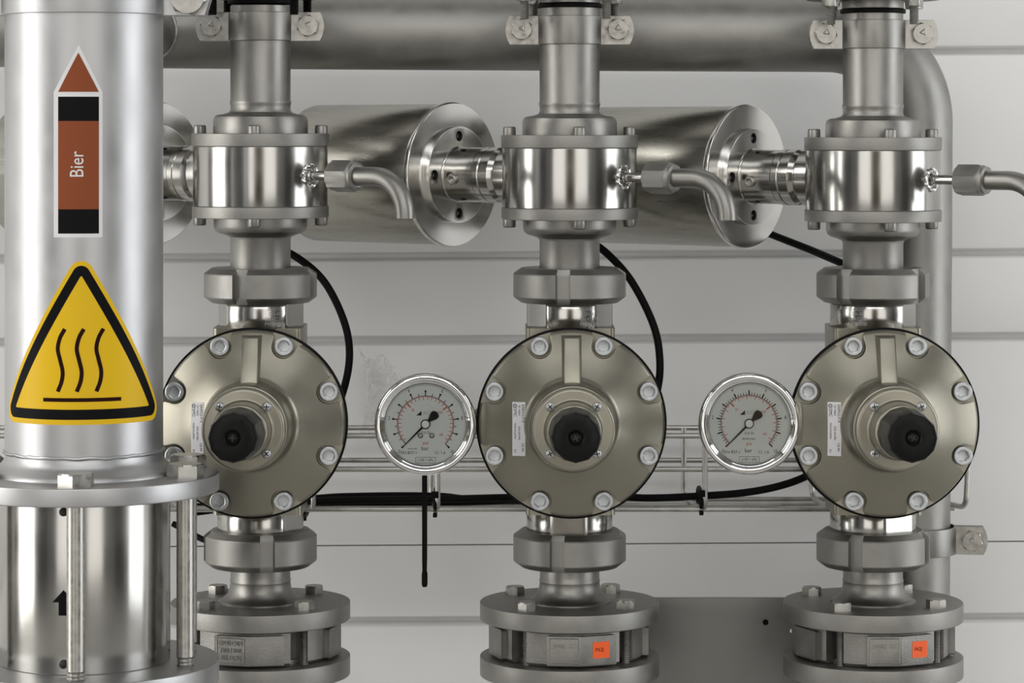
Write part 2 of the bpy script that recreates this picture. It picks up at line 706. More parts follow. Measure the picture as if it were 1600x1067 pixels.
def slotted_nut(bm, rout, rin, h, nslot=4, w=11.5, depth=9, ch=12):
    angs = []
    da = w / rout
    for k in range(nslot):
        c = 2 * PI * k / nslot
        angs += [(c - da, 0), (c - da + .002, 1), (c, 1), (c + da - .002, 1), (c + da, 0)]
        nx = c + 2 * PI / nslot - da
        for j in range(1, 14):
            angs.append((c + da + (nx - c - da) * j / 14, 0))
    n = len(angs)
    z = h / 2
    rings = []
    for r0, zz in ((rin, -z), (rout - ch, -z), (rout - 1, -z + 8), (rout, -z + 10), (rout, z - 10), (rout - 1, z - 8), (rout - ch, z), (rin, z)):
        ring = []
        for a, s in angs:
            r = min(r0, rout - depth) if s else r0
            ring.append(bm.verts.new((r * math.sin(a), -r * math.cos(a), zz)))
        rings.append(ring)
    rings.append(rings[0])
    for A, B in zip(rings[:-1], rings[1:]):
        for k in range(n):
            bm.faces.new((A[k], A[(k + 1) % n], B[(k + 1) % n], B[k]))


def f_ferrule(bm, h, flats):
    """round ferrule with wrench flats, axis vertical, centred"""
    n = 120
    rings = []
    for r0, z in ((0, -h / 2), (66, -h / 2), (67, -h / 2 + 1.5), (67, h / 2 - 1.5), (66, h / 2), (0, h / 2)):
        if r0 == 0:
            rings.append([bm.verts.new((0, 0, z))])
            continue
        ring = []
        for k in range(n):
            a = 2 * PI * k / n
            r = r0
            for fa in flats:
                d = (a - math.radians(fa) + PI) % (2 * PI) - PI
                if abs(d) < 1:
                    r = min(r, 60.5 / math.cos(d))
            ring.append(bm.verts.new((r * math.sin(a), -r * math.cos(a), z)))
        rings.append(ring)
    for A, B in zip(rings[:-1], rings[1:]):
        for k in range(n):
            k2 = (k + 1) % n
            if len(A) == 1:
                bm.faces.new((A[0], B[k2], B[k]))
            elif len(B) == 1:
                bm.faces.new((A[k], A[k2], B[0]))
            else:
                bm.faces.new((A[k], A[k2], B[k2], B[k]))


def wrap(bm, R, ang0=0.0, off=0.3, lift=0.0):
    """flat (x, y) artwork -> skin of an upright cylinder of radius R, facing the viewer"""
    def f(c):
        a = c.x / R + ang0
        r = R + off + c.z
        return Vector((r * math.sin(a), -r * math.cos(a), c.y + lift))
    mapverts(bm, f)


# ---- regulator cover
def cover_h(r):
    P = [(141, 0), (136, 12), (72, 44), (0, 44)]
    for (ra, ha), (rb, hb) in zip(P[:-1], P[1:]):
        if rb <= r <= ra and ra > rb:
            return ha + (hb - ha) * (ra - r) / (ra - rb)
    return 0


def f_cover(bm):
    pr = [(0, 0), (141, 0), (141, 6), (139.5, 9.5), (136, 12), (104, 28), (74, 43), (70, 46), (67, 51), (65, 60), (64.5, 80), (64, 127), (62.5, 130), (60, 131), (0, 131)]
    a = bmesh.new()
    lathe(a, pr, 144)
    cut = bmesh.new()
    for k in range(8):
        t = math.radians(22.5 + 45 * k)
        pts = []
        for j in range(19):
            q = math.radians(90 + 180 * j / 18)
            pts.append((18.5 * math.cos(q), 18.5 * math.sin(q)))
        pts += [(8, -20), (16, -27), (26, -33), (40, -34), (40, 34), (26, 33), (16, 27), (8, 20)]
        prism(cut, pts, 6 + .01 * k, 120, RZ(t) @ T(126, 0, 0))
    out = boolean(a, cut)
    return out


def f_rib(bm):
    for A, B in (((15, 12), 0),):
        y0, y1 = 60, 134
        h0, h1 = 66, 38
        bw0, bw1, tw = 17.5, 16, 12.5
        vs = [(-bw0, y0, 20), (bw0, y0, 20), (tw, y0, h0), (-tw, y0, h0), (-bw1, y1, 6), (bw1, y1, 6), (tw, y1 - 3, h1), (-tw, y1 - 3, h1)]
        v = [bm.verts.new(p) for p in vs]
        for q in ((0, 1, 2, 3), (4, 7, 6, 5), (0, 4, 5, 1), (1, 5, 6, 2), (2, 6, 7, 3), (3, 7, 4, 0)):
            bm.faces.new([v[k] for k in q])
    ed = [e for e in bm.edges if all(vv.co.z > 30 for vv in e.verts)]
    bmesh.ops.bevel(bm, geom=ed, offset=2.2, segments=2, affect='EDGES', profile=.5)


def f_bowl(bm):
    lathe(bm, rp([(0, -100), (72, -100), (84, -88), (118, -40), (139, -16), (142, -12), (142, -4), (0, -4)], 3), 96)


def f_gasket(bm):
    lathe(bm, rp([(0, -6), (144.5, -6), (144.5, 1), (0, 1)], .8), 120)


def pan_head(bm, r, h, X=I4):
    lathe(bm, [(0, -1), (r, -1), (r, h * .3), (r * .85, h * .75), (r * .5, h), (0, h)], 20, X)


def f_cross(bm, r, h, X=I4):  # raised dark cross; the slot's shade is put into its colour
    b2 = bmesh.new()
    box(b2, -r * .58, r * .58, -r * .12, r * .12, h - .8, h + .15)
    box(b2, -r * .12, r * .12, -r * .58, r * .58, h - .8, h + .15)
    merge(bm, b2, X)


def f_knob(bm):
    n = 144
    pr = [(0, 213, 0), (36.5, 213, 0), (38, 215, .6), (38, 219, 1), (37, 260, 1), (35.8, 306, 1), (34.8, 312.5, .8), (33, 316, .5), (30.5, 317, 0), (12, 316, 0), (8.5, 313, 0), (0, 313, 0)]
    rings = []
    for r0, z, fl in pr:
        if r0 == 0:
            rings.append([bm.verts.new((0, 0, z))])
            continue
        ring = []
        for k in range(n):
            a = 2 * PI * k / n
            s = (a * 12 / (2 * PI)) % 1.0
            d = abs(s - .5) * 2                     # 0 on a ridge, 1 in a hollow
            r = r0 * (1 - fl) + fl * polyr(r0, a, 12)
            ring.append(bm.verts.new((r * math.cos(a), r * math.sin(a), z)))
        rings.append(ring)
    for A, B in zip(rings[:-1], rings[1:]):
        for k in range(n):
            k2 = (k + 1) % n
            if len(A) == 1:
                bm.faces.new((A[0], B[k], B[k2]))
            elif len(B) == 1:
                bm.faces.new((A[k], A[k2], B[0]))
            else:
                bm.faces.new((A[k], A[k2], B[k2], B[k]))


def on_cover(bm, off):
    def f(c):
        r = math.hypot(c.x, c.y)
        h = 44 + (72 - r) * .5
        return Vector((c.x, c.y, h + off + c.z))
    mapverts(bm, f)


LBX0, LBX1, LBY0, LBY1 = -89.5, -70, -47, 34


def f_label(bm):
    flat(bm, [(LBX0, LBY0), (LBX1, LBY0), (LBX1, LBY1), (LBX0, LBY1)])
    slice_x(bm, LBY0 + 4, LBY1, 4, 'y')
    slice_x(bm, LBX0 + 5, LBX1, 5, 'x')
    on_cover(bm, .5)


def f_labelprint(bm):
    R = Matrix.Rotation(-PI / 2, 4, 'Z')
    text(bm, 'EAR925-F14', 6.2, T(-73.5, 30.5, 0) @ R, 'LEFT', sx=.85)
    text(bm, 'SET PRESS', 4.0, T(-79.3, 29.5, 0) @ R, 'LEFT', sx=.9)
    text(bm, '0.02~0.8 MPa', 4.2, T(-79.3, -2, 0) @ R, 'LEFT', sx=.9)
    text(bm, 'SMC', 6.6, T(-85.5, 24.5, 0) @ R, 'LEFT')
    text(bm, 'MADE IN JAPAN', 3.8, T(-85.5, 3, 0) @ R, 'LEFT', sx=.9)
    text(bm, 'EU', 4.2, T(-85.5, -37, 0) @ R, 'LEFT')
    text(bm, 'CE-94', 5, T(-74, -27, 0) @ R, 'LEFT')
    for k in range(16):
        a, b = 2 * PI * k / 16, 2 * PI * (k + 1) / 16
        flat(bm, [(-85.5 + q * math.cos(t), 28.2 + q * math.sin(t)) for q, t in ((3, a), (3, b), (2, b), (2, a))])
    flat(bm, [(-86.3, 27.8), (-84.7, 27.8), (-84.7, 28.8), (-86.3, 28.8)])
    on_cover(bm, .75)


for i, cx in enumerate(CX):
    x = cx - 800
    # ---- bolted flange above, studs reaching down into the frame
    t = thing('bolted_flange', 'flange with black gasket and hanging studs atop the column ' + POS[i], 'flange', (x, 0, up(i, 0)), 0, 'flanges over the pipe clamps')
    part('disc', 'dull', t, lambda bm: disc(bm, 104, 8, 34), 'topdisc')
    part('gasket', 'rubber', t, lambda bm: disc(bm, 51, -13, -6, segs=64), 'topgasket')
    part('neck', 'blast', t, lambda bm: disc(bm, 48, -6, 8, segs=64), 'topneck')
    for k in range(4):
        a = math.radians(38 + 90 * k + (2, 0, -1)[i])
        px, py_ = 90 * math.sin(a), -90 * math.cos(a)

        def f_stud(bm):
            thread(bm, 7.2, -32, 40)
        s = part('stud', 'rubber' if i == 0 else 'dull', t, f_stud, 'topstud%d' % (i == 0), loc=(px, py_, 0))
        part('nut', 'bolt', s, lambda bm: hexhead(bm, 14, -10, 2, RX(PI)), 'topnut', loc=(0, 0, -2), rot=(0, 0, k + i))
    # ---- clamp
    clamp('pipe_clamp', 'two-bolt stainless pipe clamp at the head of the column ' + POS[i], (x, 0, up(i, 47.5) + (-1 if i == 2 else 0)), 0, 47.2,
          [(12, 40), (33, 3), (8, 20)][i], 'column head clamps')
    # ---- polished flow housing
    t = thing('flow_housing', 'polished cylindrical pipe housing between bolted plates ' + POS[i], 'pipe fitting', (x, 0, up(i, 277)), 0, 'polished housings on the columns')
    part('upper_neck', 'blast', t, f_upperneck, 'upperneck')
    part('top_plate', 'dull', t, lambda bm: disc(bm, 107, 46, 66, segs=96, c=1.2), 'hplate1')
    part('cylinder', 'polish', t, lambda bm: lathe(bm, rp([(0, -47), (105, -47), (105, 46), (0, 46)], 1), 128), 'hcyl')
    part('bottom_plate', 'dull', t, lambda bm: disc(bm, 106.5, -65, -47, segs=96, c=1.2), 'hplate2')
    part('lower_neck', 'blast', t, f_lowerneck, 'lowerneck')
    for k in range(4):
        a = math.radians(HOUSE_ROT[i] + 90 * k)
        for zz, fl in ((66, 0), (-65, PI)):
            part('cap_screw', 'blast', t, f_cap, 'hcap', loc=(97 * math.sin(a) * .98, -97 * math.cos(a) * .98, zz), rot=(fl, 0, a))
    # ---- drain elbow
    d = thing('drain_elbow', ['bent outlet tube from the polished housing beside the hazard-sign pipe', 'bent outlet tube from the polished housing in the middle column', 'bent outlet tube crossing the vertical bent pipe and leaving the picture'][i],
              'pipe', (x, 0, up(i, 276)), math.radians(SD - 90), 'bent outlet tubes')

    def f_weld(bm):
        pts = []
        for k in range(40):
            a = 2 * PI * k / 40
            rr = 16 + 1.3 * math.sin(a * 9)
            pts.append((math.sqrt(max(0, 105.5 ** 2 - (rr * math.cos(a)) ** 2)) + .5, rr * math.cos(a), rr * math.sin(a)))
        tube(bm, pts, [2.6 + .7 * math.sin(k * 2.3) for k in range(40)], 8, closed=True)
    part('weld_bead', 'chrome', d, f_weld, 'weldbead')
    part('stem', 'mirror', d, lambda bm: lathe(bm, [(0, 98), (10, 100), (10, 108), (7.5, 110), (7.5, 158), (0, 158)], 24, ALONGX), 'stem')
    part('hex_nut', 'dull', d, lambda bm: lathe(bm, [(0, 152), (22, 152, 0), (25, 154, 6), (25, 190, 6), (23, 194, 0), (21, 197), (21, 200), (17, 202), (0, 202)], 48, ALONGX), 'hexnut', ang=25, rot=(math.radians((12, 4, 16)[i]), 0, 0))

    def f_elbow(bm):
        pts = [(196, 0, 0), (220, 0, 0), (237, 0, 0)]
        for k in range(1, 15):
            a = PI / 2 * k / 14
            pts.append((237 + 58 * math.sin(a), 0, -58 * (1 - math.cos(a))))
        pts.append((295, 0, -62))
        tube(bm, pts, 14.6, 28, inner=.82)
    part('tube', 'blast', d, f_elbow, 'elbow')
    # ---- unions
    for nm, v, rot, h, fl in (('upper', 445, NUT_UP[i], 54, 0), ('lower', 855, NUT_LO[i], 57, 1)):
        t = thing('slotted_union', 'slotted union nut %s the round cover, column %s' % ('above' if nm == 'upper' else 'below', POS[i]), 'pipe union', (x, 0, v), 0, 'slotted unions on the columns')
        part('nut', 'dull', t, lambda bm, h=h: slotted_nut(bm, 88, 47.5, h), 'snut%s' % nm, rot=(0, 0, math.radians(rot)), ang=25)
        fz = -46 if nm == 'upper' else 38
        fh = 40 if nm == 'upper' else 44
        fls = ((-72, 66), (-58, 60), (-118, 62))[i] if nm == 'upper' else ((62, -110), (-3, 177), (34, -146))[i]
        f = part('ferrule', 'polish', t, lambda bm, fh=fh, fls=fls: f_ferrule(bm, fh, fls), loc=(0, 0, fz))
        if nm == 'upper' or i != 1:
            def f_etch(bm, nm=nm):
                for q, s in enumerate(('1.4307/3', 'DN 40', 'CH 472399', 'PW 364780')):
                    text(bm, s, 8.2, T(0, (11.5 - 7.6 * q), 0), sx=.8)
                wrap(bm, 67, 0, .15)
            aa = math.radians((24, 26, -28)[i] if nm == 'upper' else (-20, 0, -52)[i])
            part('etched_text', 'grey_ink', f, f_etch, 'etch', rot=(0 if nm == 'upper' else PI, 0, aa))
    # ---- pressure regulator
    t = thing('pressure_regulator', 'round champagne-coloured pressure regulator with black knob ' + POS[i], 'regulator', (x, 0, 650), 0, 'pressure regulators on the columns')

    def f_body(bm):
        b2 = bmesh.new()
        box(b2, -69, 69, -60, 66, -147, 141)
        bmesh.ops.bevel(b2, geom=[e for e in b2.edges if abs((e.verts[0].co - e.verts[1].co).normalized().z) > .9], offset=9, segments=4, affect='EDGES', profile=.5)
        merge(bm, b2)
    part('body', 'champ', t, f_body, 'regbody')
    tilt = math.radians(2.0)
    CT = dict(loc=(0, -136, 3), rot=(PI / 2 - tilt, 0, 0))
    part('lower_bowl', 'champ', t, f_bowl, 'bowl', **CT)
    part('gasket', 'rubber', t, f_gasket, 'gasket', **CT)
    cov = part('cover', 'champ', t, f_cover, 'cover', ang=32, **CT)
    part('rib', 'champ', cov, f_rib, 'rib', ang=30)
    for k in range(8):
        a = math.radians(22.5 + 45 * k)
        part('cap_screw', 'zinc', cov, lambda bm: hole_screw(bm, 14.8, 15, I4), 'ccap', ang=22, loc=(126 * math.cos(a), 126 * math.sin(a), 6.2), rot=(0, 0, random.Random(i * 8 + k).uniform(0, 1)))
    lb = part('rating_label', 'label', cov, f_label, 'rlabel', label='white rating label printed in black')
    part('print', 'ink', cov, f_labelprint, 'rprint')
    ring = part('bonnet_ring', 'champ', t, lambda bm: lathe(bm, rp([(0, 126), (57, 126), (57, 135), (61.5, 135.2), (61.5, 152), (58, 155), (44, 155), (42, 158), (40.5, 203), (38.5, 206), (33, 207), (33, 216), (0, 216)], 2), 96), 'bonnet', **CT)
    for k in range(4):
        a = PI / 4 + PI / 2 * k
        s = part('screw', 'zinc', ring, lambda bm: pan_head(bm, 7, 4), 'pan', loc=(48.5 * math.cos(a), 48.5 * math.sin(a), 155), rot=(0, 0, k * 1.3 + i))
        o = part('slot_shade', 'dark_hole', ring, lambda bm: f_cross(bm, 7, 4), 'pancross', loc=(48.5 * math.cos(a), 48.5 * math.sin(a), 155), rot=(0, 0, k * 1.3 + i))
    kn = part('knob', 'black', t, f_knob, 'knob', ang=32, label='black fluted adjusting knob', **CT)
    part('knob_screw', 'black', kn, lambda bm: pan_head(bm, 8, 4), 'kscrew', loc=(0, 0, 313))
    part('slot_shade', 'dark_hole', kn, lambda bm: f_cross(bm, 8, 4), 'kcross', loc=(0, 0, 313), rot=(0, 0, .5 * i))
    # ---- weld-neck flange
    fr = math.radians(FL_ROT[i])
    t = thing('neck_flange', 'four-bolt flange with welded neck low on the column ' + POS[i], 'flange', (x, 0, 936), 0, 'neck flanges at the column feet')

    def f_neck(bm):
        lathe(bm, [(0, 62), (46.5, 62), (46.5, 33), (47.6, 31), (47.4, 29), (46.8, 27), (48, 18), (51, 10), (57, 4), (62, 1), (65, 0), (66, -1), (66, -5), (0, -5)], 72)
    part('neck', 'blast', t, f_neck, 'neck')
    part('disc', 'dull', t, lambda bm: disc(bm, 140, -30, -3, segs=128, c=1.5), 'flangedisc')
    for k in range(4):
        a = fr + math.radians(45 + 90 * k)

        def f_fbolt(bm):
            hexhead(bm, 15.5, 0, 13)
        b = part('bolt', 'bolt', t, f_fbolt, 'fbolt', ang=28, loc=(108 * math.sin(a), -108 * math.cos(a), -3), rot=(0, 0, k * .7 + i * .4))
        part('threaded_stud', 'dull', b, lambda bm: thread(bm, 7, -100, -26, pitch=3.0), 'fstud')
    # ---- wafer valve between the flanges
    t = thing('wafer_valve', ['cast wafer valve with raised lettering plate ', 'cast wafer valve with square orange sticker ', 'cast wafer valve with narrow orange sticker at its edge '][i] + POS[i], 'valve', (x, 0, 966), fr + math.radians((-8, -5, -3)[i]), 'wafer valves between the flanges')

    def f_wafer(bm):
        pts = []
        for k in range(4):
            c = PI / 2 * k
            for j in range(-8, 9):
                a = c + math.radians(37.5) * j / 8
                pts.append((117 * math.sin(a), -117 * math.cos(a)))
            for j in range(1, 6):
                a = c + math.radians(38.5 + 13 * (j - 1) / 4)
                pts.append((90 * math.sin(a), -90 * math.cos(a)))
        prism(bm, pts, -56, 0, I4, 5)
        lathe(bm, [(0, -64), (92, -64), (98, -58), (98, -50), (0, -50)], 64)
    part('body', 'cast', t, f_wafer, 'wafer', ang=30)

    def f_plate(bm):
        P = []
        for a in (-19, 5, 31):
            q = math.radians(a)
            P.append((127 * math.sin(q), -127 * math.cos(q)))
        for a in (31, 5, -19):
            q = math.radians(a)
            P.append((108 * math.sin(q), -108 * math.cos(q)))
        prism(bm, P, -52, -7, I4, 1.5)
    for k in range(4):
        pl = part('raised_plate', 'cast', t, f_plate, 'wplate', rot=(0, 0, PI / 2 * k), ang=20)
    # cast lettering on the front plate: plane through the first two outline points
    p0 = Vector((127 * math.sin(math.radians(-19)), -127 * math.cos(math.radians(-19)), -28))
    p1 = Vector((127 * math.sin(math.radians(5)), -127 * math.cos(math.radians(5)), -28))
    p2 = Vector((127 * math.sin(math.radians(31)), -127 * math.cos(math.radians(31)), -28))

    def facet(a, b, off):
        ex = (b - a).normalized()
        ez = Vector((0, 0, 1))
        n = ex.cross(ez)
        mtx = Matrix((ex, ez, n)).transposed().to_4x4()
        return T(*((a + b) / 2 + n * off)) @ mtx

    def f_lett(bm, i=i):
        X = facet(p0, p1, .2)
        for a, b in (((-22, -19), (22, -19)), ((22, -19), (22, 18)), ((22, 18), (-22, 18)), ((-22, 18), (-22, -19))):
            tube(bm, [(a[0], a[1], 0), (b[0], b[1], 0)], .9, 6, X)
        if i == 0:
            for q, s in enumerate(('DN40 CF8M', '1500-12000', 'AEK DCV4')):
                text(bm, s, 10, X @ T(0, 10 - 11 * q, 0), ext=.8, sx=.72)
        else:
            text(bm, 'CE  DN40', 11, X @ T(0, 7, 0) @ RZ(PI), ext=.8, sx=.72)
    part('cast_lettering', 'cast', t, f_lett, 'lett%d' % (i == 0))
    if i == 0:
        XS = None
        ang = math.radians(-78)
    if i > 0:
        X = facet(p1, p2, .35)
        part('sticker', 'orange', t, lambda bm, X=X: flat(bm, [(-14, -13), (13, -13), (13, 12), (-14, 12)], X @ T(4, 0, 0)), label='orange inspection sticker')
        part('sticker_print', 'ink', t, lambda bm, X=X: text(bm, 'P62J', 8, X @ T(1, 0, .2)))
    else:
        def f_stk(bm):
            flat(bm, [(-13, -11), (13, -11), (13, 12), (-13, 12)])
            slice_x(bm, -10, 12, 4)
            wrap(bm, 117, math.radians(-57), .5, -29)
        part('sticker', 'orange', t, f_stk, label='orange inspection sticker')
    # ---- lower flange and the pipe to the floor
    t = thing('bottom_flange', 'lower companion flange on the foot pipe of the column ' + POS[i], 'flange', (x, 0, 1023), 0, 'companion flanges at the column feet')
    part('disc', 'dull', t, lambda bm: disc(bm, 140, -30, 0, segs=128, c=1.5), 'botdisc')
    part('pipe', 'blast', t, lambda bm: lathe(bm, [(0, -28), (66, -28), (58, -40), (47, -60), (47, FLOORZ + 1023 - HV), (0, FLOORZ + 1023 - HV)], 48), 'botpipe')
    for k in range(4):
        a = fr + math.radians(45 + 90 * k)
        part('nut', 'bolt', t, lambda bm: hexhead(bm, 15, 0, 13, RX(PI)), 'botnut', ang=28, loc=(108 * math.sin(a), -108 * math.cos(a), -30), rot=(0, 0, k))

# ================================================================= drums behind the columns
for i, cx in enumerate(CX):
    x = cx - 800
    t = thing('steel_drum', ['lying stainless drum mostly hidden behind the hazard-sign pipe', 'lying stainless drum whose flanged end shows above the gauge with two dial screws', 'lying stainless drum whose flanged end shows above the gauge with bold ticks'][i], 'tank', (x, 0, up(i, 275)), math.radians(SD - 90), 'lying drums behind the columns')
    part('shell', 'drum', t, lambda bm: lathe(bm, rp([(0, -520), (113.5, -520), (113.5, -243), (0, -243)], 2), 128, ALONGX), 'dshell')
    part('end_plate', 'endplate', t, lambda bm: lathe(bm, rp([(0, -243), (112, -243), (117, -241), (117, -234), (115, -232.5), (0, -232.5)], 1), 128, ALONGX), 'dend')

    def f_hub(bm):
        a = bmesh.new()
        lathe(a, rp([(0, -234), (78, -234), (78, -222), (0, -222)], 1.2), 96, ALONGX)
        c = bmesh.new()
        for k in range(4):
            q = PI / 2 * k
            lathe(c, [(0, -231), (8.5, -231), (8.5, -200), (0, -200)], 20, T(0, 62 * math.cos(q), 62 * math.sin(q)) @ ALONGX)
        return boolean(a, c)
    h = part('hub_disc', 'endplate', t, f_hub, 'dhub')
    for k in range(4):
        q = PI / 2 * k
        part('recessed_screw', 'bolt', h, lambda bm: hole_screw(bm, 5.5, 4, ALONGX), 'dscrew', loc=(-230.8, 62 * math.cos(q), 62 * math.sin(q)))
        part('hole_shade', 'dark_hole', h, lambda bm: lathe(bm, [(8.4, -222.4), (8.3, -230.7), (0, -230.8)], 20, ALONGX), 'dholeshade', loc=(0, 62 * math.cos(q), 62 * math.sin(q)))  # dark inlay, shade inside the hole put into its colour
    part('neck', 'mirror', t, lambda bm: lathe(bm, [(0, -223), (46, -223), (45, -220), (43.5, -219), (43.5, -164), (42, -163), (0, -163)], 80, ALONGX), 'dneck')

    def f_col(bm):
        pr = [(0, -164), (42, -164), (44.5, -162), (44.5, -152), (43, -150.5), (44.5, -149), (44.5, -132), (41, -126), (39.5, -124), (39.5, -121), (45, -119), (46.5, -117), (46.5, -96), (0, -96)]
        lathe(bm, pr, 80, ALONGX)
    part('collar', 'mirror', t, f_col, 'dcol', ang=18)
    part('lock_screw', 'bolt', t, lambda bm: hole_screw(bm, 9, 10, T(-200, 0, 0) @ RX(PI / 2 + .15) @ T(0, 0, 39)), 'dlock')

# ================================================================= header pipe with bend
YH = 190
SH = 1 + YH / DC
hp = thing('header_pipe', 'thick horizontal header pipe bending down behind the columns', 'pipe', (0, YH, HV))


def f_header(bm):
    R = 61.3
    hv = lambda px, py: Vector((G(px, YH), 0, HV - V(py, YH)))
    p = [hv(-700, 40.5), hv(-50, 45.5), hv(300, 48.5), hv(700, 51), hv(1000, 52.5), hv(1230, 53.5), hv(1293, 54)]
    cr = 142
    c = hv(1293, 54) + Vector((0, 0, -cr))
    for k in range(1, 25):
        a = PI / 2 * k / 24
        p.append(c + Vector((cr * math.sin(a), 0, cr * math.cos(a))))
    e = p[-1]
    p += [e + Vector((-1, 0, -200)), e + Vector((-3, 0, -500)), e + Vector((-5, 0, -900)), Vector((e.x - 6, 0, FLOORZ))]
    tube(bm, p, R, 64)


part('pipe', 'dull', hp, f_header)


YP = -430
BRX = G(237, YH)


def f_branch(bm):
    tube(bm, [(BRX, 0, HV - V(50, YH)), (BRX, -200, HV - V(50, YH)), (BRX, YP - YH + 106, HV - V(50, YH))], 46, 48)


part('branch', 'dull', hp, f_branch)


def f_hweld(bm):
    n = 60
    pts = []
    for k in range(n):
        a = 2 * PI * k / n
        zz = 47 * math.sin(a)
        pts.append((BRX + 47 * math.cos(a), -math.sqrt(62 ** 2 - zz * zz) + .8 * math.sin(k * 1.9), HV - V(50, YH) + zz))
    tube(bm, pts, 3.0, 10, closed=True)


part('weld_seam', 'bolt', hp, f_hweld)
clamp('pipe_clamp', 'pipe clamp with hexagon bolt on the vertical bent pipe', (G(1431.5, YH), YH, V(842, YH)), -.12, 61.6, (10, 15))

# ================================================================= gauges
GY = -140


def tick(bm, a, r0, r1, w0, w1):
    d = Vector((math.cos(a), math.sin(a)))
    n = Vector((-d.y, d.x))
    p = [d * r0 + n * w0, d * r0 - n * w0, d * r1 - n * w1, d * r1 + n * w1]
    flat(bm, [(q.x, q.y) for q in p])


def arc(bm, r, w, a0, a1, n=60):
    for k in range(n):
        t0, t1 = a0 + (a1 - a0) * k / n, a0 + (a1 - a0) * (k + 1) / n
        flat(bm, [(q * math.cos(t), q * math.sin(t)) for q, t in ((r, t0), (r, t1), (r + w, t1), (r + w, t0))])


def va(v):
    return math.radians(225 - 27 * v)


def gauge_black(bm, style):
    arc(bm, 42.3, .8, va(0), va(10))
    fine = 2 if style == 0 else 5
    for k in range(0, 10 * fine + 1):
        v = k / fine
        a = va(v)
        if k % fine == 0:
            if style == 0:
                tick(bm, a, 42.5, 46, .7, .7)
                tick(bm, a, 46, 51, .6, 1.7)
            else:
                tick(bm, a, 42.8, 50, 1.05, 1.05)
        else:
            tick(bm, a, 42.8, 46.8, .5, .5)
    for v in (0, 2, 4, 6, 8, 10):
        a = va(v)
        text(bm, str(v), 8.2, T(55.8 * math.cos(a), 55.8 * math.sin(a) + (-2.5 if v in (0, 10) else 0), 0), sx=.72)
    text(bm, 'EN 837-1', 6.4, T(-25, -43.5, 0))
    text(bm, 'Cl. 1.6', 6.2, T(22, -43.5, 0))
    text(bm, 'bar', 8.6, T(-1, -37 - (4 if style else 0), 0))
    text(bm, '316 SS', 5.4, T(0, -13 - (2 if style else 0), 0))
    if style:
        text(bm, '007021001', 4.6, T(0, -23.5, 0))
    else:
        text(bm, '007021001', 3.2, T(-19, -37.5, 0))
    text(bm, 'x100 = kPa', 6.0, T(0, -54.5, 0), sx=.85)
    for a, b in (((-15, -59), (15, -58)), ((15, -58.5), (15, -50)), ((15, -50.5), (-15, -50)), ((-15, -50), (-15, -59))):
        x0, x1 = sorted((a[0], b[0]))
        y0, y1 = sorted((a[1], b[1]))
        if x1 - x0 < 1:
            x1 += .5
        if y1 - y0 < 2:
            y1 = y0 + .5
        flat(bm, [(x0, y0), (x1, y0), (x1, y1), (x0, y1)])
    flat(bm, [(-14, 13), (-6, 13), (-6, 20)])


def gauge_red(bm, style):
    arc(bm, 40.9, .8, va(0), va(10))
    for p in range(0, 141, 5):
        a = math.radians(225 - 270 * p / 145)
        big = p in (50, 100)
        if style and p % 10:
            tick(bm, a, 38.5, 41.5, .25, .25)
        elif big:
            tick(bm, a, 34, 41.5, 1.1, 1.1)
        else:
            tick(bm, a, 36.5, 41.5, .5, .5)
    for p, s in ((50, '50'), (100, '100'), (140, '140')):
        a = math.radians(225 - 270 * p / 145)
        text(bm, s, 6.4, T(28.5 * math.cos(a), 28 * math.sin(a), 0), sx=.75)
    text(bm, 'psi', 8.2, T(0, -28.5 - (2 if style else 0), 0))


